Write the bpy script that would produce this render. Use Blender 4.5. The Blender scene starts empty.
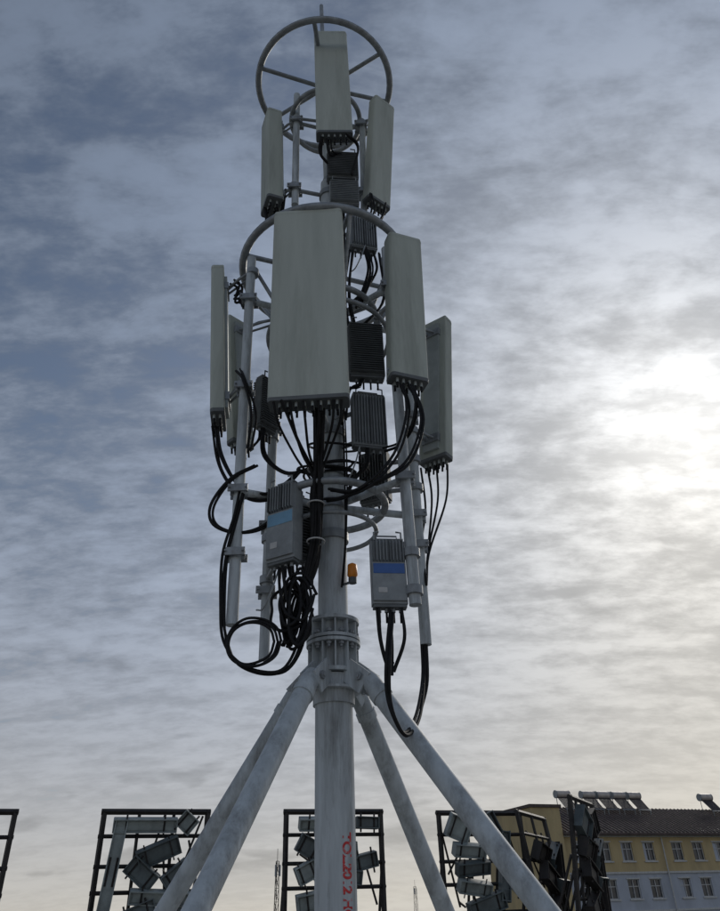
import bpy, math, random
from mathutils import Vector, Matrix
R=random.Random(7)
sc=bpy.context.scene
sc.view_settings.view_transform='Standard'
sc.view_settings.look='None'; sc.view_settings.exposure=0

# ------------------------------------------------------------ materials
def mat(name, col, rough=.6, metal=0., var=.15, scale=6., bump=.0, stain=None, stretch=(1,1,1), stain_amt=.5, spec=.5, smin=.5, smax=.72):
    m=bpy.data.materials.new(name); m.use_nodes=True
    nt=m.node_tree; N=nt.nodes; L=nt.links
    b=N['Principled BSDF']; b.inputs['Roughness'].default_value=rough; b.inputs['Metallic'].default_value=metal
    b.inputs['Specular IOR Level'].default_value=spec
    tc=N.new('ShaderNodeTexCoord'); mp=N.new('ShaderNodeMapping'); mp.inputs['Scale'].default_value=stretch
    L.new(tc.outputs['Object'],mp.inputs[0])
    n=N.new('ShaderNodeTexNoise'); n.inputs['Scale'].default_value=scale; n.inputs['Detail'].default_value=3; n.inputs['Roughness'].default_value=.65
    L.new(mp.outputs[0],n.inputs['Vector'])
    r=N.new('ShaderNodeMapRange'); r.inputs[1].default_value=.3; r.inputs[2].default_value=.7
    r.inputs[3].default_value=1-var; r.inputs[4].default_value=1+var
    L.new(n.outputs['Fac'],r.inputs[0])
    mx=N.new('ShaderNodeMix'); mx.data_type='RGBA'; mx.blend_type='MULTIPLY'; mx.inputs[0].default_value=1
    mx.inputs[6].default_value=(*col,1); L.new(r.outputs[0],mx.inputs[7])
    out=mx.outputs[2]
    if stain:
        n2=N.new('ShaderNodeTexNoise'); n2.inputs['Scale'].default_value=scale*.6; n2.inputs['Detail'].default_value=6; n2.inputs['Roughness'].default_value=.75
        L.new(mp.outputs[0],n2.inputs['Vector'])
        r2=N.new('ShaderNodeMapRange'); r2.inputs[1].default_value=smin; r2.inputs[2].default_value=smax; r2.inputs[4].default_value=stain_amt
        L.new(n2.outputs['Fac'],r2.inputs[0])
        m2=N.new('ShaderNodeMix'); m2.data_type='RGBA'; L.new(r2.outputs[0],m2.inputs[0]); L.new(out,m2.inputs[6]); m2.inputs[7].default_value=(*stain,1)
        out=m2.outputs[2]
    L.new(out,b.inputs['Base Color'])
    if bump:
        bp=N.new('ShaderNodeBump'); bp.inputs['Strength'].default_value=bump; bp.inputs['Distance'].default_value=.01
        L.new(n.outputs['Fac'],bp.inputs['Height']); L.new(bp.outputs[0],b.inputs['Normal'])
    return m
M={}
M['pole']=mat('painted_steel',(.46,.50,.52),.65,0,.16,6,0,(.14,.14,.135),(3,3,.4),.7,smin=.47,smax=.68)
M['leg']=mat('galvanised_leg',(.43,.47,.49),.6,0,.18,8,0,(.14,.14,.135),(1.4,1.4,.7),.7,smin=.47,smax=.68)
M['galv']=mat('galvanised_steel',(.27,.29,.305),.5,.3,.25,12,0,(.11,.10,.09),(1,1,.5),.6)
M['radome']=mat('radome',(.46,.49,.44),.7,0,.08,2.5,0,(.23,.24,.20),(2.6,2.6,.28),.6,smin=.48,smax=.78,spec=.35)
M['radome2']=mat('radome_weathered',(.43,.46,.41),.7,0,.10,3,0,(.21,.22,.19),(2.6,2.6,.28),.65,smin=.46,smax=.74,spec=.35)
M['cap']=mat('panel_cap',(.12,.13,.135),.6)
M['panelback']=mat('panel_back',(.34,.37,.36),.5,.2,.15,5)
M['rru']=mat('radio_case',(.25,.27,.28),.6,0,.15,8,0,(.13,.13,.13))
M['rrud']=mat('radio_dark',(.12,.13,.135),.6,.0,.2,8)
M['blue']=mat('blue_label',(.04,.11,.32),.5)
M['cyan']=mat('pale_label',(.16,.32,.46),.5)
M['black']=mat('cable_rubber',(.014,.014,.015),.68,0,.3,20,spec=.2)
M['orange']=mat('orange_plastic',(.75,.24,.02),.45)
M['red']=mat('red_paint',(.55,.04,.04),.6,0,.25,40,0,(.5,.5,.5),(1,1,1),.6,smin=.54,smax=.58)
M['frame']=mat('dark_angle_steel',(.026,.024,.023),.6,.2,.3,8,0,(.05,.03,.025))
M['letter']=mat('letter_sheet',(.10,.125,.13),.55,.0,.35,3,0,(.03,.03,.03),smin=.42)
M['letter2']=mat('letter_sheet_pale',(.27,.31,.305),.55,.0,.3,3,0,(.08,.08,.075),smin=.42)
M['conc']=mat('roof_concrete',(.28,.27,.25),.9,0,.15,1.5,.3,(.15,.15,.14))
M['yellow']=mat('yellow_render',(.47,.37,.20),.9,0,.12,.8,0,(.31,.25,.16),(1,1,.3),.7)
M['white']=mat('white_render',(.42,.45,.51),.9,0,.10,.8,0,(.27,.29,.31),(1,1,.3),.7)
M['trim']=mat('trim',(.50,.50,.49),.8)
M['tile']=mat('roof_tile',(.095,.07,.062),.8,0,.35,3,0,(.045,.04,.04))
M['glass']=mat('window_glass',(.04,.045,.055),.12,0,.4,.5)
M['tank']=mat('water_tank',(.50,.45,.41),.5,.2,.2,2)
M['coll']=mat('collector_tubes',(.05,.04,.045),.4)
M['ground']=mat('ground',(.10,.105,.08),.95,0,.35,.01,0,(.16,.15,.13))
M['far']=mat('far_wall',(.30,.32,.34),.9,0,.1,.05)
M['fol']=mat('foliage',(.06,.075,.05),.9,0,.4,.2)

# ------------------------------------------------------------ mesh builder
class B:
    def __init__(s): s.v=[];s.f=[];s.m=[];s.s=[];s.mats=[]
    def mi(s,k):
        if k not in s.mats: s.mats.append(k)
        return s.mats.index(k)
    def add(s,vs,fs,k,smooth=False):
        o=len(s.v); s.v+= [tuple(v) for v in vs]; i=s.mi(k)
        for f in fs: s.f.append([o+a for a in f]); s.m.append(i); s.s.append(smooth)
    def box(s,c,size,k,rot=None):
        hx,hy,hz=[a/2 for a in size]; c=Vector(c)
        vs=[Vector((x,y,z)) for x in(-hx,hx) for y in(-hy,hy) for z in(-hz,hz)]
        if rot is not None: vs=[rot@v for v in vs]
        vs=[v+c for v in vs]
        s.add(vs,[(0,1,3,2),(4,6,7,5),(0,4,5,1),(2,3,7,6),(0,2,6,4),(1,5,7,3)],k)
    def tube(s,pts,r,k,seg=12,caps=True,smooth=True):
        pts=[Vector(p) for p in pts]; n=len(pts)
        rs=r if isinstance(r,(list,tuple)) else [r]*n
        t0=(pts[1]-pts[0]).normalized()
        up=Vector((0,0,1)) if abs(t0.z)<.9 else Vector((1,0,0))
        a=t0.cross(up).normalized()
        vs=[]
        for i,p in enumerate(pts):
            t=(pts[min(i+1,n-1)]-pts[max(i-1,0)]).normalized()
            a=(a-t*a.dot(t)).normalized(); b=t.cross(a)
            for j in range(seg):
                an=2*math.pi*j/seg
                vs.append(p+(a*math.cos(an)+b*math.sin(an))*rs[i])
        fs=[]
        for i in range(n-1):
            for j in range(seg):
                fs.append((i*seg+j,i*seg+(j+1)%seg,(i+1)*seg+(j+1)%seg,(i+1)*seg+j))
        s.add(vs,fs,k,smooth)
        if caps:
            s.add(vs[:seg],[tuple(range(seg))[::-1]],k); s.add(vs[-seg:],[tuple(range(seg))],k)
    def ring(s,c,Rr,r,k,a0=0,a1=360,seg=56):
        c=Vector(c); n=int(seg*(a1-a0)/360)+1
        pts=[c+Vector((math.cos(math.radians(a0+(a1-a0)*i/n))*Rr,math.sin(math.radians(a0+(a1-a0)*i/n))*Rr,0)) for i in range(n+1)]
        s.tube(pts,r,k,8)
    def cable(s,pts,r,k='black',n=7,seg=6):
        P=[Vector(p) for p in pts]; P=[P[0]*2-P[1]]+P+[P[-1]*2-P[-2]]
        out=[]
        for i in range(1,len(P)-2):
            for j in range(n):
                t=j/n; p0,p1,p2,p3=P[i-1:i+3]
                out.append(.5*((2*p1)+(p2-p0)*t+(2*p0-5*p1+4*p2-p3)*t*t+(3*p1-p0-3*p2+p3)*t**3))
        out.append(P[-2]); s.tube(out,r,k,seg)
    def obj(s,name,parent=None,bevel=0):
        me=bpy.data.meshes.new(name); me.from_pydata(s.v,[],s.f)
        for k in s.mats: me.materials.append(M[k])
        me.polygons.foreach_set('material_index',s.m); me.polygons.foreach_set('use_smooth',s.s); me.update()
        o=bpy.data.objects.new(name,me); sc.collection.objects.link(o)
        if parent: o.parent=parent
        if bevel:
            b=o.modifiers.new('bevel','BEVEL'); b.width=bevel; b.segments=2; b.limit_method='ANGLE'; b.angle_limit=math.radians(50)
        return o
def empty(name):
    o=bpy.data.objects.new(name,None); sc.collection.objects.link(o); return o
def Rz(a): return Matrix.Rotation(a,3,'Z')

# ------------------------------------------------------------ tower
tower=empty('telecom_monopole')
PX,PY=-.235,5.0
def px(z): return PX if z<8 else PX-(z-8)*.02
b=B()
b.tube([(PX,PY,0),(PX,PY,2.99)],.127,'pole',40)
b.tube([(PX,PY,3.38),(PX,PY,5.55)],.108,'pole',36)
b.tube([(PX,PY,5.55),(PX,PY,5.60)],.15,'pole',32)
b.tube([(PX,PY,5.60),(PX,PY,8.3)],.088,'pole',32)
b.tube([(PX,PY,8.3),(px(10.3),PY,10.3)],.055,'pole',24)
b.tube([(px(10.3),PY,10.3),(px(12),PY,12.15)],[.032,.026],'galv',12)
b.obj('mast_tube',tower)
b=B()
for z,r in((3.0,.175),(3.36,.185)): b.tube([(PX,PY,z),(PX,PY,z+.025)],r,'pole',40,smooth=False)
b.tube([(PX,PY,3.2),(PX,PY,3.222)],.19,'pole',40,smooth=False)
b.tube([(PX,PY,3.232),(PX,PY,3.254)],.19,'pole',40,smooth=False)
b.tube([(PX,PY,3.025),(PX,PY,3.36)],.125,'pole',32)
for i in range(12):
    a=2*math.pi*i/12+.13; d=Vector((math.cos(a),math.sin(a),0))
    for z0,z1 in((3.025,3.2),(3.254,3.36)):
        b.box(Vector((PX,PY,(z0+z1)/2))+d*.15,(.055,.012,z1-z0),'pole',Rz(a))
    a+=math.pi/12; d=Vector((math.cos(a),math.sin(a),0)); c=Vector((PX,PY,0))+d*.165
    b.tube([c+Vector((0,0,3.16)),c+Vector((0,0,3.29))],.011,'galv',8)
    for z in(3.175,3.265): b.tube([c+Vector((0,0,z)),c+Vector((0,0,z+.018))],.02,'galv',6,smooth=False)
b.tube([(PX,PY,2.80),(PX,PY,2.99)],.142,'pole',40)
b.tube([(PX,PY,2.885),(PX,PY,2.90)],.185,'pole',40,smooth=False)
b.obj('flange',tower,.003)
legdirs=[(.815,-.579),(.560,.828),(-.905,.425),(-.455,-.890)]
b=B()
for dx,dy in legdirs:
    d=Vector((dx,dy,0)); c=Vector((PX,PY,0))
    top=c+d*.27+Vector((0,0,2.96)); bot=c+d*2.5+Vector((0,0,.05))
    b.tube([top,top+(bot-top)*.02,bot],[.045,.064,.064],'leg',24)
    b.tube([top+(bot-top)*.045,top+(bot-top)*.06],.072,'leg',24)
    ang=math.atan2(dy,dx)
    s=Vector((-dy,dx,0))
    for k in(-.05,.05):
        b.box(c+d*.22+s*k+Vector((0,0,2.95)),(.20,.014,.15),'pole',Rz(ang)@Matrix.Rotation(math.radians(38),3,'Y'))
    b.tube([c+d*.26+s*-.085+Vector((0,0,2.94)),c+d*.26+s*.085+Vector((0,0,2.94))],.014,'galv',8)
    for k in(-.07,.07): b.tube([c+d*.26+s*(k-.008)+Vector((0,0,2.94)),c+d*.26+s*(k+.008)+Vector((0,0,2.94))],.028,'galv',6,smooth=False)
    b.box(bot+Vector((0,0,-.035)),(.4,.4,.02),'galv',Rz(ang))
    b.box((bot.x,bot.y,.008),(.6,.6,.012),'conc',Rz(ang))
b.obj('support_legs',tower)
# rings
b=B()
tc_=Vector((px(10.16),PY,10.16))
b.ring(tc_,.80,.038,'galv')
for a in(15,75,150,200,265,330):
    d=Vector((math.cos(math.radians(a)),math.sin(math.radians(a)),0))
    b.tube([tc_+d*.05,tc_+d*.78],.026,'galv',8)
b.tube([tc_-Vector((0,0,.06)),tc_+Vector((0,0,.06))],.10,'galv',20)
b.ring((px(9.5),PY,9.45),.40,.028,'galv')
for a in(10,100,190,280):
    d=Vector((math.cos(math.radians(a)),math.sin(math.radians(a)),0)); c=Vector((px(9.5),PY,9.45))
    b.tube([c+d*.05,c+d*.4],.018,'galv',8)
c2=Vector((-.28,PY,6.93))
b.ring(c2,.80,.038,'galv'); b.ring((-.26,PY,6.3),.46,.028,'galv'); b.ring((-.25,PY,6.05),.55,.022,'galv')
for a in(20,65,110,155,200,245,290,335):
    d=Vector((math.cos(math.radians(a)),math.sin(math.radians(a)),0)); c=Vector((-.25,PY,6.3))
    if a in(20,110,200,290): b.tube([c2+d*.08,c2+d*.79],.024,'galv',8)
    b.tube([c+d*.46,c2+d*.78],.018,'galv',8)
    if a in(65,155,245,335): b.tube([c+d*.08,c+d*.45],.02,'galv',8)
b.ring((PX,PY,4.32),.42,.030,'galv'); b.ring((PX,PY,4.10),.34,.018,'galv')
b.obj('mounting_rings',tower)
# stand-off tubes and arms
b=B()
tubes=[((-.955,4.7,6.85),(-.905,4.7,3.28),.042),((-.775,5.3,6.5),(-.765,5.3,3.22),.04),((.305,4.6,6.80),(.335,4.6,3.34),.042),
       ((.47,5.2,6.5),(.435,5.2,3.26),.042),((-.35,4.42,6.7),(-.35,4.42,4.85),.042),
       ((-.60,4.9,9.85),(-.585,4.9,7.85),.038),((-.19,4.68,10.0),(-.19,4.68,8.55),.035),((.16,4.98,9.4),(.13,4.98,7.7),.035)]
for p,q,r in tubes: b.tube([p,q],r,'pole',20)
def clampz(tx,ty,z):
    b.box((tx,ty,z),(.13,.03,.07),'galv',Rz(.3)); 
    for s in(-.06,.06): b.tube([(tx+s,ty-.09,z),(tx+s,ty+.09,z)],.008,'galv',6)
    b.box((tx,ty-.065,z),(.15,.015,.06),'galv'); b.box((tx,ty+.065,z),(.15,.015,.06),'galv')
for (p,q,r) in tubes[:5]:
    for z in((4.32,6.3,5.3) if q[2]<4 else (5.0,6.5)):
        t=(z-q[2])/(p[2]-q[2]); x=q[0]+(p[0]-q[0])*t; y=q[1]+(p[1]-q[1])*t
        d=(Vector((x,y,z))-Vector((PX,PY,z))).normalized()
        if z!=5.3: b.tube([Vector((PX,PY,z))+d*.1,Vector((x,y,z))],.030,'pole',10)
        clampz(x,y,z)
for (p,q,r) in tubes[5:]:
    for z in(8.1 if q[2]<8 else 8.7,9.3):
        x,y=(p[0]+q[0])/2,(p[1]+q[1])/2
        b.tube([(px(z),PY,z),(x,y,z)],.022,'galv',8); clampz(x,y,z)
clampz(-.912,4.7,3.8); clampz(-.766,5.3,3.75); clampz(.44,5.2,4.05)
for z in(4.05,4.32,4.62,5.0,6.3,6.5,6.93,8.1): b.tube([(PX,PY,z-.035),(PX,PY,z+.035)],.125 if z<5.5 else .105,'galv',28)
b.obj('standoff_mounts',tower,.002)

# ------------------------------------------------------------ panel antennas
def panel(top,bot,n,w,d,rad='radome',mount=None,tubepts=(.12,.88),ports=5):
    top=Vector(top);bot=Vector(bot); up=(top-bot).normalized(); n=Vector((n[0],n[1],0)).normalized()
    n=(n-up*n.dot(up)).normalized(); t=up.cross(n).normalized(); h=(top-bot).length
    b=B()
    def prof(sc_,k=6):
        o=[];rr=min(.03,d*.3)
        cs=[(w/2-rr,d/2-rr,0),(-w/2+rr,d/2-rr,90),(-w/2+.012,-d/2+.012,180),(w/2-.012,-d/2+.012,270)]
        rs=[rr,rr,.012,.012]
        for (x,y,a),r in zip(cs,rs):
            for i in range(k+1):
                an=math.radians(a+90*i/k); o.append(((x+r*math.cos(an))*sc_,(y+r*math.sin(an))*sc_))
        return o
    def ext(z0,z1,s0,s1,k):
        p0,p1=prof(s0),prof(s1); m=len(p0)
        vs=[bot+up*z0+t*x+n*y for x,y in p0]+[bot+up*z1+t*x+n*y for x,y in p1]
        b.add(vs,[(i,(i+1)%m,(i+1)%m+m,i+m) for i in range(m)],k,True)
        b.add(vs[:m],[tuple(range(m))[::-1]],k); b.add(vs[m:],[tuple(range(m))],k)
    ext(.03,h-.03,1,1,rad); ext(h-.032,h,1.012,.985,rad); ext(0,.032,.99,1.012,'cap')
    ext(h-.045,h-.038,1.008,1.008,rad)
    rot=Matrix((t,n,up)).transposed()
    b.box(bot+up*(h/2)-n*(d/2+.012),(w*.55,.03,h*.90),'panelback',rot)
    for i in range(ports):
        x=(-.5+(i+.5)/ports)*w*.8
        for y in(-.18,.22):
            c=bot+t*x+n*(d*y); b.tube([c+up*.01,c-up*.04],.012,'panelback',8); b.tube([c-up*.04,c-up*.09],.010,'black',6)
    if mount:
        for f in tubepts:
            p=bot+up*(h*f)-n*(d/2+.02); q=Vector((mount[0],mount[1],p.z))
            b.box(p,(w*.6,.04,.08),'galv',rot); b.tube([p+t*.04,q+t*.04],.012,'galv',6); b.tube([p-t*.04,q-t*.04],.012,'galv',6)
            b.tube([p+up*.02,p*.5+q*.5+up*.05,q+up*.02],.016,'galv',6)
            b.tube([q-Vector((0,0,.03)),q+Vector((0,0,.03))],.056,'galv',14)
    return b.obj('panel_antenna')
panel((-.18,4.55,10.47),(-.15,4.57,8.50),(.05,-1),.385,.13,'radome',(-.19,4.68),tubepts=(.12,.70))
panel((-.90,4.98,9.50),(-.845,5.0,7.95),(-.92,-.38),.30,.17,'radome2',(-.60,4.9))
panel((.40,4.88,9.56),(.265,4.95,7.86),(.62,-.78),.29,.13,'radome',(.145,4.98))
panel((-.385,4.28,6.90),(-.365,4.28,4.80),(-.03,-1),.605,.15,'radome',(-.35,4.42),ports=8)
panel((.465,4.56,6.86),(.405,4.57,5.20),(.33,-.95),.32,.14,'radome2',(.31,4.62))
panel((.82,5.42,6.60),(.67,5.40,4.95),(.62,.78),.29,.13,'radome2',(.46,5.2))
panel((-1.31,4.92,6.86),(-1.175,4.9,5.12),(-1,-.12),.30,.12,'radome',(-.935,4.7))
panel((-1.235,5.5,6.80),(-1.09,5.48,5.24),(-.75,.66),.25,.11,'radome2',(-.775,5.3))

# ------------------------------------------------------------ remote radio units
def rru(c,size,yaw=0,k='rru',fins='v',label=None,ports=4,tgt=None):
    w,d,h=size; rot=Rz(yaw); c=Vector(c); b=B()
    def P(x,y,z): return c+rot@Vector((x,y,z))
    b.box(c,(w,d*.55,h),k,rot)
    b.box(P(0,0,h/2+.012),(w*.94,d*.5,.02),'rrud',rot); b.box(P(0,0,-h/2-.012),(w*.94,d*.5,.02),'rrud',rot)
    n=max(6,int((w if fins=='v' else h)/.024))
    for i in range(n):
        f=-.5+(i+.5)/n
        for s in(-1,1):
            if label and s<0: hh=h*.34; zz=h*.33
            else: hh=h*.94; zz=0
            if fins=='v': b.box(P(w*.96*f,s*d*.38,zz),(.006,d*.24,hh),k if i%5 else 'rrud',rot)
            elif not(label and s<0 and f<.15): b.box(P(0,s*d*.38,h*.96*f),(w*.95,d*.24,.006),k,rot)
    if label:
        b.box(P(0,-d*.32,-h*.16),(w*.96,d*.10,h*.6),k,rot)
        b.box(P(0,-d*.375,h*.04),(w*.90,.004,h*.16),label,rot); b.box(P(-w*.2,-d*.375,-h*.30),(w*.25,.004,h*.08),'trim',rot)
    for s in(-1,1): b.tube([P(s*w*.4,-d*.35,h/2),P(s*w*.4,-d*.35,h/2+.06),P(s*w*.25,-d*.35,h/2+.065)],.007,k,6)
    b.tube([P(-w*.3,0,h/2+.02),P(-w*.3,0,h/2+.055),P(w*.3,0,h/2+.055),P(w*.3,0,h/2+.02)],.007,'galv',6)
    for i in range(ports):
        x=(-.5+(i+.5)/ports)*w*.8; b.tube([P(x,0,-h/2),P(x,0,-h/2-.05)],.013,'galv',8); b.tube([P(x,0,-h/2-.05),P(x,0,-h/2-.12)],.009,'black',6)
    if tgt:
        for z in(-h*.3,h*.3):
            p=c+Vector((0,0,z)); q=Vector((tgt[0],tgt[1],p.z)); b.tube([p,q],.02,'galv',8); b.tube([q-Vector((0,0,.03)),q+Vector((0,0,.03))],.06,'galv',14)
    return b.obj('remote_radio_unit',bevel=.002)
rru((-.08,4.76,8.24),(.33,.16,.38),.1,'rrud','h',tgt=(px(8.2),PY)); rru((-.07,4.78,7.82),(.30,.16,.34),.1,'rru','h',tgt=(px(8.2),PY))
rru((.10,4.80,7.24),(.27,.15,.42),.3,'rru','v',tgt=(PX,PY))
rru((.08,4.74,5.68),(.30,.17,.56),.15,'rrud','h',tgt=(PX,PY))
rru((.08,4.82,5.0),(.28,.15,.50),.25,'rru','v',tgt=(PX,PY))
rru((-.57,4.70,4.03),(.24,.16,.60),-.5,'rru','v','cyan',tgt=(-.766,5.3))
rru((.165,4.62,3.58),(.24,.14,.46),.12,'rru','v','blue',tgt=(.334,4.6))
rru((-.52,4.95,4.12),(.26,.15,.50),.6,'rrud','h',tgt=(PX,PY))
rru((-.80,5.02,5.36),(.2,.15,.5),.9,'rrud','h',tgt=(-.775,5.3))
rru((.12,5.25,4.72),(.26,.15,.46),-.4,'rrud','v',tgt=(.455,5.2))
rru((-.42,5.1,7.35),(.24,.15,.42),.5,'rrud','v',tgt=(PX,PY))

# ------------------------------------------------------------ cables
b=B()
def multi(pts,n,spread,r=.011,endfix=False):
    for i in range(n):
        o=Vector((R.uniform(-1,1),R.uniform(-1,1),R.uniform(-.6,.6)))*spread
        b.cable([Vector(p)+o+Vector((R.uniform(-1,1),R.uniform(-1,1),R.uniform(-1,1)))*spread*.45 for p in pts],r*R.uniform(.85,1.15))
multi([(-1.18,4.9,5.06),(-1.11,4.85,4.75),(-.95,4.8,4.44),(-.75,4.75,4.32),(-.58,4.75,4.39),(-.47,4.8,4.55)],3,.015)
multi([(-1.22,4.95,5.10),(-1.14,4.9,4.69),(-.96,4.8,4.38),(-.77,4.75,4.27),(-.54,4.75,4.33)],2,.015)
multi([(-.79,4.7,4.55),(-.97,4.65,4.41),(-1.09,4.65,4.19),(-1.06,4.65,4.02),(-.89,4.7,3.98),(-.70,4.75,4.06),(-.55,4.8,4.29)],2,.015)
multi([(-.90,4.68,4.3),(-.94,4.65,4.08),(-.99,4.65,3.76),(-.98,4.65,3.39),(-.94,4.65,3.15),(-.85,4.65,3.01),(-.69,4.65,2.94),(-.54,4.7,2.98),(-.45,4.75,3.18),(-.42,4.75,3.5)],3,.022,.0095)
for i in range(3):
    cx,cz,rx,rz=-.735+R.uniform(-.015,.015),3.11+R.uniform(-.02,.02),.15+.015*i,.14+.012*i
    b.cable([(cx+rx*math.cos(a),4.6+R.uniform(-.02,.02),cz+rz*math.sin(a)) for a in [j*math.pi/5 for j in range(11)]],.0095)
multi([(-.30,4.3,4.87),(-.30,4.5,4.63),(-.33,4.6,4.25),(-.34,4.65,3.87),(-.41,4.7,3.55),(-.48,4.75,3.29),(-.53,4.75,3.15)],7,.03)
multi([(-.26,4.3,4.87),(-.29,4.5,4.5),(-.31,4.62,4.1),(-.35,4.68,3.7),(-.45,4.7,3.5),(-.52,4.72,3.7),(-.5,4.72,3.95)],4,.025)
for i in range(9):
    cx,cz=-.49+R.uniform(-.05,.06),3.40+R.uniform(-.07,.06); rx,rz=R.uniform(.05,.12),R.uniform(.14,.27); yy=4.68+R.uniform(-.05,.05)
    b.cable([(cx+rx*math.cos(a)*R.uniform(.85,1.15),yy+.03*math.sin(a),cz+rz*math.sin(a)*R.uniform(.9,1.1)) for a in [j*math.pi/5 for j in range(11)]],.011)
multi([(-.57,4.2,4.79),(-.46,4.4,4.57),(-.38,4.6,4.43),(-.34,4.6,4.17),(-.36,4.65,3.8)],2,.015)
for x0 in(-.62,-.5,-.40,-.29,-.18,-.12):
    b.cable([(x0,4.22,4.79),(x0*.9-.03,4.3,4.65),(-.36+(x0+.37)*.5,4.5,4.5),(-.33+R.uniform(-.03,.03),4.62,4.3),(-.33+R.uniform(-.03,.03),4.66,4.0)],.010)
for i in range(6):
    rr=.17+R.uniform(0,.10); z=4.72+R.uniform(-.16,.18); cx=PX+R.uniform(-.04,.1); ti=R.uniform(-.25,.25); t2=R.uniform(.0,.5)
    b.cable([(cx+rr*math.cos(a),PY-.05+rr*.9*math.sin(a),z+ti*rr*math.cos(a)+t2*rr*math.sin(a)) for a in [j*math.pi/5 for j in range(11)]],.010)
multi([(.43,4.5,5.12),(.48,4.5,4.78),(.36,4.45,4.39),(.14,4.4,4.20),(-.12,4.5,4.13),(-.27,4.7,4.22)],2,.012)
multi([(.34,4.5,5.13),(.38,4.5,4.88),(.26,4.45,4.44),(-.01,4.4,4.13),(-.23,4.6,4.25)],2,.012)
multi([(.40,4.5,5.13),(.44,4.5,4.95),(.40,4.55,4.75),(.31,4.7,4.7),(.18,4.75,4.68)],2,.015)
for a in([(.59,5.4,4.90),(.60,5.4,4.58),(.52,5.3,4.06)],[(.67,5.4,4.93),(.65,5.4,4.57),(.52,5.3,4.05)],[(.77,5.4,4.95),(.72,5.4,4.57),(.53,5.3,4.05)],[(.53,5.4,4.9),(.54,5.4,4.5),(.47,5.25,4.1)]):
    b.cable(a+[(.47,5.14,3.7)],.010)
multi([(.08,4.6,3.33),(.09,4.6,3.11),(.13,4.6,2.93),(.16,4.62,2.97)],2,.01); multi([(.23,4.6,3.32),(.24,4.6,3.11),(.16,4.6,2.90)],2,.01)
multi([(.15,4.6,3.33),(.16,4.6,3.1),(.15,4.6,2.88)],1,.01)
multi([(.42,5.2,3.30),(.40,5.15,3.01),(.32,4.8,2.68),(.225,4.5,2.50),(.156,4.42,2.57),(.12,4.4,2.71),(.13,4.4,2.92),(.18,4.6,3.30)],2,.012,.011)
b.cable([(.435,5.2,3.3),(.42,5.2,3.0),(.36,5.15,2.8)],.017)
multi([(-.01,4.7,6.92),(-.06,4.7,6.39),(-.03,4.7,5.97)],4,.025); multi([(-.1,4.82,7.6),(-.1,4.82,6.9),(-.11,4.82,6.2),(-.12,4.82,5.4)],5,.025)
multi([(.26,4.8,6.95),(.28,4.8,6.35),(.08,4.7,5.93)],2,.02); multi([(.12,4.8,7.02),(.16,4.8,6.7),(.04,4.75,6.2)],3,.03)
multi([(.2,4.8,7.0),(.22,4.8,6.75),(.1,4.8,6.5),(-.05,4.8,6.3)],2,.02)
multi([(-.04,4.5,8.43),(.08,4.6,8.35),(0,4.7,8.04)],2,.015); multi([(-.28,4.52,8.43),(-.3,4.62,8.3),(-.2,4.72,8.2)],3,.02)
multi([(-.2,4.52,8.43),(-.18,4.6,8.3),(-.1,4.68,8.4)],3,.03)
multi([(.2,4.8,7.85),(.21,4.8,7.58),(.1,4.8,7.32)],2,.02); multi([(.34,4.9,7.8),(.30,4.85,7.55),(.15,4.8,7.27)],3,.02)
multi([(-.92,5,7.95),(-.88,5,7.76),(-.75,5,7.83),(-.71,5,8.24)],3,.015); multi([(-.8,5,7.95),(-.72,5,7.7),(-.5,4.95,7.6),(-.3,4.9,7.6)],2,.015)
multi([(-1.16,4.9,6.75),(-1.08,4.82,6.62),(-1.1,4.85,6.45),(-.98,4.75,6.4)],3,.025)
multi([(-1.14,4.9,6.55),(-1.04,4.78,6.48),(-1.02,4.75,6.3),(-.94,4.72,6.2)],2,.025)
multi([(-1.08,5.4,5.2),(-.98,5.2,5.0),(-.85,5.1,5.05),(-.8,5.0,5.15)],2,.02)
multi([(-.80,5.0,5.1),(-.78,4.95,4.8),(-.6,4.9,4.6),(-.4,4.88,4.6)],3,.02)
multi([(-1.0,4.72,5.5),(-.92,4.62,5.3),(-.84,4.66,5.0),(-.86,4.7,4.7)],2,.02)
multi([(.05,4.75,5.4),(.02,4.7,5.3),(-.08,4.72,5.25),(-.12,4.8,5.0)],3,.02)
multi([(.05,4.8,4.72),(.03,4.78,4.55),(-.06,4.8,4.45),(-.14,4.84,4.3)],3,.02)
multi([(-.13,4.85,5.4),(-.12,4.85,4.6),(-.13,4.86,4.0),(-.16,4.85,3.6)],2,.01,.008)
multi([(-.36,4.92,5.4),(-.36,4.9,4.6),(-.37,4.9,4.0),(-.38,4.86,3.6)],3,.02,.009)
multi([(-.57,4.66,3.68),(-.56,4.66,3.5),(-.5,4.68,3.3),(-.44,4.7,3.25)],4,.03)
# a few thin grey jumper leads and pale ties
for x0,z0 in((.12,7.0),(-.06,5.3),(.0,4.7),(-.6,3.7)):
    b.cable([(x0,4.72,z0),(x0-.04,4.68,z0-.18),(x0-.1,4.72,z0-.3),(x0-.16,4.8,z0-.28)],.006,'rru')
for z in(4.45,4.15,3.85):
    b.ring((-.335,4.63,z),.062,.006,'trim',seg=18)
b.obj('feeder_cables',tower)
b=B()
b.tube([(-.085,4.86,3.66),(-.085,4.86,3.68),(-.085,4.86,3.76),(-.085,4.86,3.775)],[.025,.038,.034,.01],'orange',16); b.tube([(-.085,4.86,3.62),(-.085,4.86,3.66)],.03,'rrud',12)
b.tube([(-.085,4.88,3.64),(PX+.05,PY-.05,3.64)],.01,'galv',6); b.obj('warning_lamp')
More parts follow.
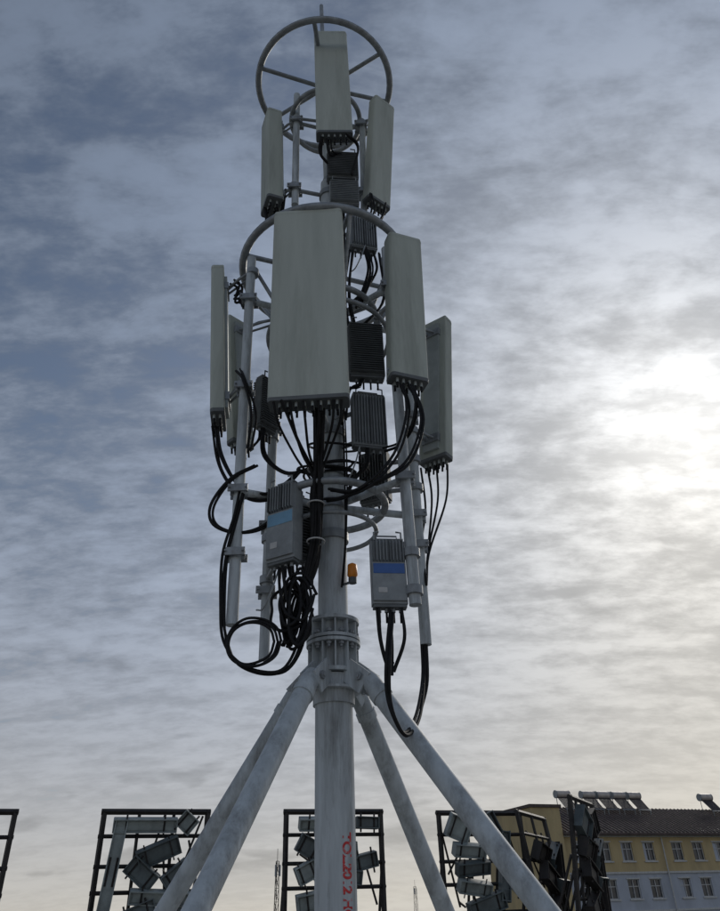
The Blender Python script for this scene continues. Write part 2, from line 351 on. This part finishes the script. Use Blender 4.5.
# painted marking wrapped on the mast
cu=bpy.data.curves.new('mark','FONT'); cu.body='TOL.2012 HC'; cu.size=.085; cu.space_character=.9; cu.offset=.003
tmp=bpy.data.objects.new('mark',cu); sc.collection.objects.link(tmp); bpy.context.view_layer.update()
me=bpy.data.meshes.new_from_object(tmp); bpy.data.objects.remove(tmp)
for v in me.vertices:
    x,y=v.co.x,v.co.y; an=math.radians(-66)+y/.1285
    v.co=Vector((PX+.1285*math.cos(an),PY+.1285*math.sin(an),2.03-x))
me.materials.clear(); me.materials.append(M['red'])
o=bpy.data.objects.new('painted_marking',me); sc.collection.objects.link(o); o.parent=tower

# ------------------------------------------------------------ rooftop sign letters on frames
def frame(p,q,top,seed,verts=3,strokes=None,lean=0):
    rg=random.Random(seed); p=Vector((*p,0));q=Vector((*q,0)); t=(q-p).normalized(); n=Vector((t.y,-t.x,0)); w=(q-p).length; b=B()
    def P(x,y,z): return p+t*x+n*(-y+lean*z)+Vector((0,0,z))
    rot=Matrix((t,Vector((-n.x,-n.y,0)),Vector((0,0,1)))).transposed()
    def bar(a,c,s=.05):
        b.tube([a,c],s*.62,'frame',4,smooth=False)
    for i in range(verts):
        x=w*i/(verts-1); s=.075 if i in(0,verts-1) else .045
        bar(P(x,0,.0),P(x,0,top),s); bar(P(x,.9,0),P(x,.05,top*.72),.04)
        b.box(P(x,0,.02),(.2,.2,.03),'frame',rot)
    z=top-.03
    k=0
    while z>.5: bar(P(-.05,.0,z),P(w+.05,.0,z),.075 if k==0 else .05); z-=.36+.07*(k%2); k+=1
    for i in range(5):
        x0=rg.uniform(0,w); bar(P(x0,.03,rg.uniform(1.5,top)),P(min(w,max(0,x0+rg.uniform(-.6,.6))),.03,rg.uniform(1.5,top)),.03)
    for (x,z,l,h,a,m,tw) in strokes:
        rr=rot@Matrix.Rotation(math.radians(a),3,'Y')@Matrix.Rotation(math.radians(tw),3,'X')
        c=P(x*w,-.10,z); b.box(c,(l,.10,h),m,rr)
        b.box(c+rr@Vector((0,-.055,0)),(l*.9,.012,h*.72),m,rr)
        for sx in(-.5,.5): b.box(c+rr@Vector((sx*l,-.03,0)),(.016,.17,h*1.04),m,rr)
        for sz in(-.5,.5): b.box(c+rr@Vector((0,-.03,sz*h)),(l*1.0,.165,.016),m,rr)
        e=min(h*.9,.2)
        for f in(-.3,.3): bar(c+rr@Vector((l*f,-.07,-e)),c+rr@Vector((l*f,-.07,e)),.025)
    return b.obj('rooftop_sign_letter')
A_,B_='letter','letter2'
s1=[(.3,2.9,.5,.18,0,A_,10),(.5,2.5,.6,.16,12,B_,15),(.5,2.1,.7,.2,-8,A_,0),(.4,1.5,.5,.3,20,A_,0)]
s2=[(.14,2.30,.18,1.45,5,B_,0),(.40,2.97,1.0,.19,0,B_,20),(.80,3.0,.28,.26,40,B_,10),(.55,2.58,.66,.26,-22,A_,20),(.42,2.28,.5,.28,38,A_,15),(.74,2.25,.45,.24,-38,A_,10),(.60,1.95,.9,.18,3,B_,20),(.42,1.7,.55,.28,-20,A_,0),(.8,1.65,.35,.34,25,A_,0),(.5,1.2,.8,.2,0,A_,0)]
s3=[(.36,2.98,.8,.18,0,B_,25),(.83,2.98,.4,.17,2,A_,0),(.22,2.62,.38,.28,28,A_,10),(.55,2.55,.55,.24,-6,B_,10),(.2,2.25,.34,.26,-25,B_,10),(.52,2.2,.8,.2,5,A_,15),(.36,1.86,.85,.26,-10,B_,15),(.80,2.4,.4,.22,-12,A_,10),(.45,1.5,.8,.18,4,A_,0)]
s4=[(.2,2.92,.42,.38,20,B_,20),(.62,2.95,.16,.45,-24,A_,0),(.30,2.56,.6,.2,4,B_,25),(.32,2.28,.62,.2,-4,A_,25),(.70,2.3,.16,1.1,8,A_,0),(.32,1.98,.6,.2,8,B_,25),(.44,1.7,.7,.26,-16,A_,10),(.84,2.0,.34,.24,45,B_,0),(.5,1.3,.8,.2,0,A_,0)]
frame((-7.3,12.2),(-5.72,12.7),3.2,1,3,strokes=s1)
frame((-4.40,13.05),(-2.80,13.55),3.2,2,4,strokes=s2)
frame((-1.50,13.9),(.14,14.35),3.2,3,4,strokes=s3)
frame((1.22,14.85),(2.80,15.35),3.2,4,4,strokes=s4)
s5=[(.2,2.9,.5,.4,30,A_,10),(.6,2.95,.4,.4,-20,'frame',0),(.3,2.5,.6,.3,10,'frame',20),(.7,2.45,.6,.3,-30,A_,20),(.4,2.1,.7,.3,20,'frame',0),(.7,1.9,.5,.4,0,A_,20),(.4,1.6,.7,.3,-20,'frame',0),(.8,2.1,.16,1.2,10,'frame',0)]
frame((3.30,14.6),(4.05,16.0),3.35,5,5,strokes=s5,lean=.10)
frame((3.05,14.9),(3.85,16.4),3.2,6,3,strokes=s5[2:],lean=-.12)
# our own building with roof and parapet
u=Vector((.954,.30,0)); vv=Vector((-.30,.954,0)); ra=math.atan2(.30,.954)
bl=empty('rooftop_building'); b=B(); c0=Vector((0,15.9,0))+u*2
ctr=c0-vv*13
b.box(ctr+Vector((0,0,-8.6)),(40,26,17.2),'conc',Rz(ra))
for off,sz in((vv*12.88,(40,.24)),(vv*-12.88,(40,.24))): b.box(ctr+off+Vector((0,0,.45)),(sz[0],sz[1],.9),'conc',Rz(ra))
for off in(u*19.88,u*-19.88): b.box(ctr+off+Vector((0,0,.449)),(.24,25.4,.9),'conc',Rz(ra))
b.obj('roof_and_walls',bl)

# ------------------------------------------------------------ distant yellow apartment building
ap=empty('yellow_apartment_building')
F=Vector((.932,.363,0)); G=Vector((-.363,.932,0)); fa=math.atan2(.363,.932); O=Vector((13.9,71.8,0))
W=46.;D_=11.
def Q(x,y,z): return O+F*x+G*y+Vector((0,0,z))
def fb(b,x0,x1,y0,y1,z0,z1,k): b.box(Q((x0+x1)/2,(y0+y1)/2,(z0+z1)/2),(x1-x0,y1-y0,z1-z0),k,Rz(fa))
bw=B(); bt=B(); bg=B()
fb(bw,3.05,W,.35,D_,-16.9,7.15,'white')
floors=[4.26-2.93*i for i in range(8)]
wins=[]
x=4.4; i=0
while x<W-2:
    wins.append((x,x+1.25)); x+= 2.45 if i%4!=3 else 3.3; i+=1
rw=random.Random(3)
for fi,z0 in enumerate(floors):
    z1=z0+2.93; k='yellow' if fi==0 else 'white'
    if fi>1 and fi%3==0: k='yellow'
    if z0<-17: z0=-16.9
    zs,zh=z0+.85,z0+2.35
    fb(bw,3.05,W,0,.35,z0,zs,k); fb(bw,3.05,W,0,.35,zh,z1,k)
    xs=3.05
    for a,c in wins:
        fb(bw,xs,a,0,.35,zs,zh,k); xs=c
        fb(bg,a,c,.20,.24,zs,zh,'glass')
        if rw.random()<.45:
            f=rw.uniform(.25,.6); fb(bt,a+.04,a+(c-a)*f,.185,.198,zs+.05,zh-.05,'white')
        for xx in(a+.03,(a+c)/2,c-.03): fb(bt,xx-.03,xx+.03,.12,.18,zs,zh,'trim')
        for zz in(zs+.03,zs+.95,zh-.03): fb(bt,a,c,.13,.175,zz-.03,zz+.03,'trim')
        fb(bt,a-.12,c+.12,-.10,.0-.003,zs-.12,zs-.003,'trim'); fb(bt,a-.12,c+.12,-.06,-.003,zh+.003,zh+.1,'trim')
        if rw.random()<.2: fb(bt,c+.2,c+.95,-.35,-.004,zs+.1,zs+.65,'trim')
    fb(bw,xs,W,0,.35,zs,zh,k)
    fb(bt,3.05,W,-.12,-.004,z1-.16,z1-.002,'trim')
for xx in(13.9,27.5,41.1): bt.tube([Q(xx,-.2,-16),Q(xx,-.2,7)],.06,'trim',6)
fb(bw,0,3.0,-.5,8,-16.9,9.35,'yellow'); fb(bt,-.15,3.15,-.65,8.15,9.352,9.60,'tile')
fb(bg,1.0,2.0,-.53,-.503,5.2,6.6,'glass'); fb(bt,.9,2.1,-.6,-.535,5.05,5.19,'trim')
bw.obj('walls',ap); bt.obj('trim',ap); bg.obj('window_panes',ap)
b=B()
vs=[Q(3.0,-.7,7.16),Q(W+.5,-.7,7.16),Q(W+.5,D_+.7,7.16),Q(3.0,D_+.7,7.16),Q(3.0,5.3,9.9),Q(W-3,5.3,9.9)]
vs2=[v+Vector((0,0,.2)) for v in vs]
b.add(vs2,[(0,1,5,4),(1,2,5),(2,3,4,5),(3,0,4)],'tile'); b.add(vs[:4]+vs2[:4],[(0,4,5,1),(1,5,6,2),(2,6,7,3),(3,7,4,0),(0,1,2,3)],'tile')
for i in range(90):
    xx=3.2+i*.47
    if xx<W-4: b.tube([Q(xx,-.68,7.40),Q(xx,5.25,10.10)],.07,'tile',5)
b.obj('roof',ap)
def heater(x,y,z):
    b=B(); w=1.5
    b.tube([Q(x,y,z+1.5),Q(x+w,y,z+1.5)],.36,'tank',18)
    for s in(0,w): b.tube([Q(x+s-.04,y,z+1.5),Q(x+s+.04,y,z+1.5)],.375,'galv',18)
    for i in range(12):
        xx=x+.1+i*.118; b.tube([Q(xx,y-.2,z+1.25),Q(xx,y-1.35,z+.05)],.035,'coll',6)
    for s in(.1,w-.1): b.tube([Q(x+s,y+.05,z-.9),Q(x+s,y+.05,z+1.2)],.035,'galv',4); b.tube([Q(x+s,y-.1,z+1.25),Q(x+s,y-1.4,z)],.035,'galv',4); b.tube([Q(x+s,y-1.4,z-.9),Q(x+s,y-1.4,z+.05)],.035,'galv',4)
    b.tube([Q(x,y-1.4,z+.02),Q(x+w,y-1.4,z+.02)],.05,'galv',4)
    b.obj('solar_water_heater')
for x in(6.6,9.6,11.4,13.3,15.2,24.6,31.,33.): heater(x,5.0,9.75)
def mast(x,y,z0,z1,w0,w1):
    b=B(); n=int((z1-z0)/(w0*1.3)); pr=None
    for i in range(n+1):
        t=i/n; z=z0+(z1-z0)*t; w=w0+(w1-w0)*t
        c=[Vector((x+w/2*math.cos(a),y+w/2*math.sin(a),z)) for a in(.5,2.594,4.689)]
        if pr:
            for j in range(3):
                b.tube([pr[j],c[j]],.07,'frame',4); b.tube([pr[j],c[(j+1)%3]],.04,'frame',4); b.tube([c[j],c[(j+1)%3]],.04,'frame',4)
        pr=c
    b.tube([(x,y,z1),(x,y,z1+2)],.05,'frame',5)
    for i in range(3): b.box((x+.5*math.cos(i*2.1),y+.5*math.sin(i*2.1),z1-1.5),(.25,.2,1.8),'far')
    b.obj('lattice_mast')
mast(-17.6,150,-17,10.5,1.6,.6); mast(14.2,300,-17,10,3.,1.0)
b=B(); n=64
b.add([(0,0,-17)]+[(7000*math.cos(2*math.pi*i/n),7000*math.sin(2*math.pi*i/n),-17) for i in range(n)],[(0,1+i,1+(i+1)%n) for i in range(n)],'ground'); b.obj('ground')
b=B()
for i in range(170):
    a=R.uniform(-1.2,1.2); d=R.uniform(180,1100); w=R.uniform(15,50); h=R.uniform(8,17)+ (R.random()<.1)*4
    cx,cy=d*math.sin(a),d*math.cos(a)
    if abs(cx-30)<35 and cy<120: continue
    rt=Rz(R.uniform(-.4,.4)); b.box((cx,cy,-17+h/2),(w,12,h),'far',rt)
    for fl in range(int(h/3)): b.box(Vector((cx,cy,-17+fl*3+1.8))+rt@Vector((0,-6.02,0)),(w*.94,.1,1.2),'glass',rt)
b.obj('distant_buildings')
b=B()
for i in range(2600):
    a=R.uniform(-1.2,1.2); d=R.choice([R.uniform(120,200),R.uniform(400,1300)]); s=R.uniform(1,2.5)*(1 if d<300 else 2.5)
    c=Vector((d*math.sin(a),d*math.cos(a),-17+R.uniform(.5,8)*(1 if d<300 else 1.5)))
    if abs(c.x-32)<34 and c.y<110: continue
    vs=[c+Vector((R.uniform(-s,s),R.uniform(-s,s),R.uniform(-s,s))) for _ in range(6)]
    b.add(vs,[(0,1,2),(2,3,4),(4,5,0),(1,3,5),(0,2,4)],'fol')
b.obj('distant_trees')

# ------------------------------------------------------------ world
az=math.radians(28.9); el=math.radians(30.3)
sd=Vector((math.sin(az)*math.cos(el),math.cos(az)*math.cos(el),math.sin(el)))
w=bpy.data.worlds.new('World'); sc.world=w; w.use_nodes=True; nt=w.node_tree; N=nt.nodes; L=nt.links; N.clear()
w.cycles.sampling_method='MANUAL'; w.cycles.sample_map_resolution=256
def lk(a,i):
    if isinstance(a,(int,float)): i.default_value=a
    else: L.new(a,i)
def mth(op,a,b_=0.,c=None,clamp=False):
    n=N.new('ShaderNodeMath'); n.operation=op; n.use_clamp=clamp; lk(a,n.inputs[0]); lk(b_,n.inputs[1])
    if c is not None: lk(c,n.inputs[2])
    return n.outputs[0]
def mr(a,f0,f1,t0=0.,t1=1.,sm=True):
    n=N.new('ShaderNodeMapRange'); n.interpolation_type='SMOOTHSTEP' if sm else 'LINEAR'; lk(a,n.inputs[0])
    for i,x in enumerate((f0,f1,t0,t1)): lk(x,n.inputs[i+1])
    return n.outputs[0]
def mixc(f,a,b_,bt='MIX'):
    n=N.new('ShaderNodeMix'); n.data_type='RGBA'; n.blend_type=bt; lk(f,n.inputs[0])
    for x,i in((a,6),(b_,7)):
        if isinstance(x,tuple): n.inputs[i].default_value=(*x,1)
        else: L.new(x,n.inputs[i])
    return n.outputs[2]
tc=N.new('ShaderNodeTexCoord'); sp=N.new('ShaderNodeSeparateXYZ'); L.new(tc.outputs['Generated'],sp.inputs[0])
X,Y,Z=sp.outputs
zc=mth('MAXIMUM',Z,0.); den=mth('ADD',zc,.26)
cb=N.new('ShaderNodeCombineXYZ'); L.new(mth('DIVIDE',X,den),cb.inputs[0]); L.new(mth('DIVIDE',Y,den),cb.inputs[1])
def noise(scale,det,rough,dist,rotz,sc3,off=(0,0,0)):
    mp=N.new('ShaderNodeMapping'); mp.inputs['Rotation'].default_value=(0,0,math.radians(rotz)); mp.inputs['Scale'].default_value=sc3; mp.inputs['Location'].default_value=off
    L.new(cb.outputs[0],mp.inputs[0]); n=N.new('ShaderNodeTexNoise'); n.noise_dimensions='2D'; n.inputs['Scale'].default_value=scale; n.inputs['Detail'].default_value=det
    n.inputs['Roughness'].default_value=rough; n.inputs['Distortion'].default_value=dist; L.new(mp.outputs[0],n.inputs['Vector']); return n.outputs['Fac']
nA=noise(1.5,2,.5,.1,25,(1,1.2,1),(3,1,0))
nB=noise(13.0,4,.60,.1,-50,(1,1.3,1),(7,2,0))
nC=noise(4.5,6,.66,.15,-52,(.75,2.2,1),(1,5,0))
dt=N.new('ShaderNodeVectorMath'); dt.operation='DOT_PRODUCT'; L.new(tc.outputs['Generated'],dt.inputs[0]); dt.inputs[1].default_value=sd
s=mth('MAXIMUM',dt.outputs['Value'],0.)
omz=mth('SUBTRACT',1.,zc)
hz=mth('POWER',omz,2.3); s4=mth('POWER',s,5.); s20=mth('POWER',s,26.); s90=mth('POWER',s,170.)
Lm=mth('ADD',mth('ADD',.155,mth('MULTIPLY',hz,.36)),mth('ADD',mth('MULTIPLY',s4,.27),mth('ADD',mth('MULTIPLY',s20,.30),mth('MULTIPLY',s90,.42))))
back_fill=mr(Y,.15,-.6,0.,.08); Lm=mth('ADD',Lm,back_fill)  # extra sky brightness behind the camera, added to light the tower front
tex=mth('ADD',mth('ADD',mth('MULTIPLY',nA,.22),mth('MULTIPLY',nB,.30)),mth('MULTIPLY',nC,.48))
amp=mr(zc,.0,.45,.22,1.)
cl=mr(tex,.36,.64,0.,1.)
mod=mth('ADD',1.,mth('MULTIPLY',mth('SUBTRACT',cl,.5),mth('MULTIPLY',amp,.50)))
dk=noise(2.6,3,.5,.2,20,(1,1,1),(9,4,2)); dkm=mth('MULTIPLY',mr(dk,.60,.70,0.,.20),mr(zc,.45,.2,0.,1.)); mod=mth('MULTIPLY',mod,mth('SUBTRACT',1.,dkm))
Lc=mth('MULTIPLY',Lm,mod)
warm=mth('ADD',mth('MULTIPLY',mth('POWER',omz,3.2),1.0),mth('MULTIPLY',mth('POWER',s,9.),.72),clamp=True)
tint=mixc(warm,(.76,.95,1.30),(1.05,1.0,.90))
g=N.new('ShaderNodeCombineXYZ'); [L.new(Lc,g.inputs[i]) for i in range(3)]
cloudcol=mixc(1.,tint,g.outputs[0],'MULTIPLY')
sky=N.new('ShaderNodeTexSky'); sky.sky_type='NISHITA'; sky.sun_disc=False; sky.sun_elevation=el; sky.sun_rotation=az
bg1=N.new('ShaderNodeBackground'); bg1.inputs[1].default_value=.07; L.new(sky.outputs[0],bg1.inputs[0])
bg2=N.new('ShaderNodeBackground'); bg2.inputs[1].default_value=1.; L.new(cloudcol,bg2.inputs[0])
cov=mr(mth('ADD',tex,mth('MULTIPLY',mth('ADD',hz,s4),.22)),.40,.60,.30,1.)
ms=N.new('ShaderNodeMixShader'); L.new(cov,ms.inputs[0]); L.new(bg1.outputs[0],ms.inputs[1]); L.new(bg2.outputs[0],ms.inputs[2])
ow=N.new('ShaderNodeOutputWorld'); L.new(ms.outputs[0],ow.inputs[0])
sl=bpy.data.lights.new('sun','SUN'); sl.energy=1.0; sl.angle=math.radians(12); sl.color=(1,.94,.85)
so=bpy.data.objects.new('sun',sl); sc.collection.objects.link(so); so.rotation_euler=(-sd).to_track_quat('-Z','Y').to_euler(); so.location=(20,40,30)

# ------------------------------------------------------------ camera
th=math.radians(32.6); rl=math.radians(2.0)
r0=Vector((1,0,0)); u0=Vector((0,-math.sin(th),math.cos(th))); f0=Vector((0,math.cos(th),math.sin(th)))
cr=r0*math.cos(rl)-u0*math.sin(rl); cuv=r0*math.sin(rl)+u0*math.cos(rl)
cd=bpy.data.cameras.new('camera'); cam=bpy.data.objects.new('camera',cd); sc.collection.objects.link(cam)
cam.matrix_world=Matrix.Translation((0,0,1.6))@Matrix((cr,cuv,-f0)).transposed().to_4x4()
cd.sensor_fit='VERTICAL'; cd.sensor_height=36; cd.lens=36*720/911; cd.clip_end=12000; cd.clip_start=.05
sc.camera=cam
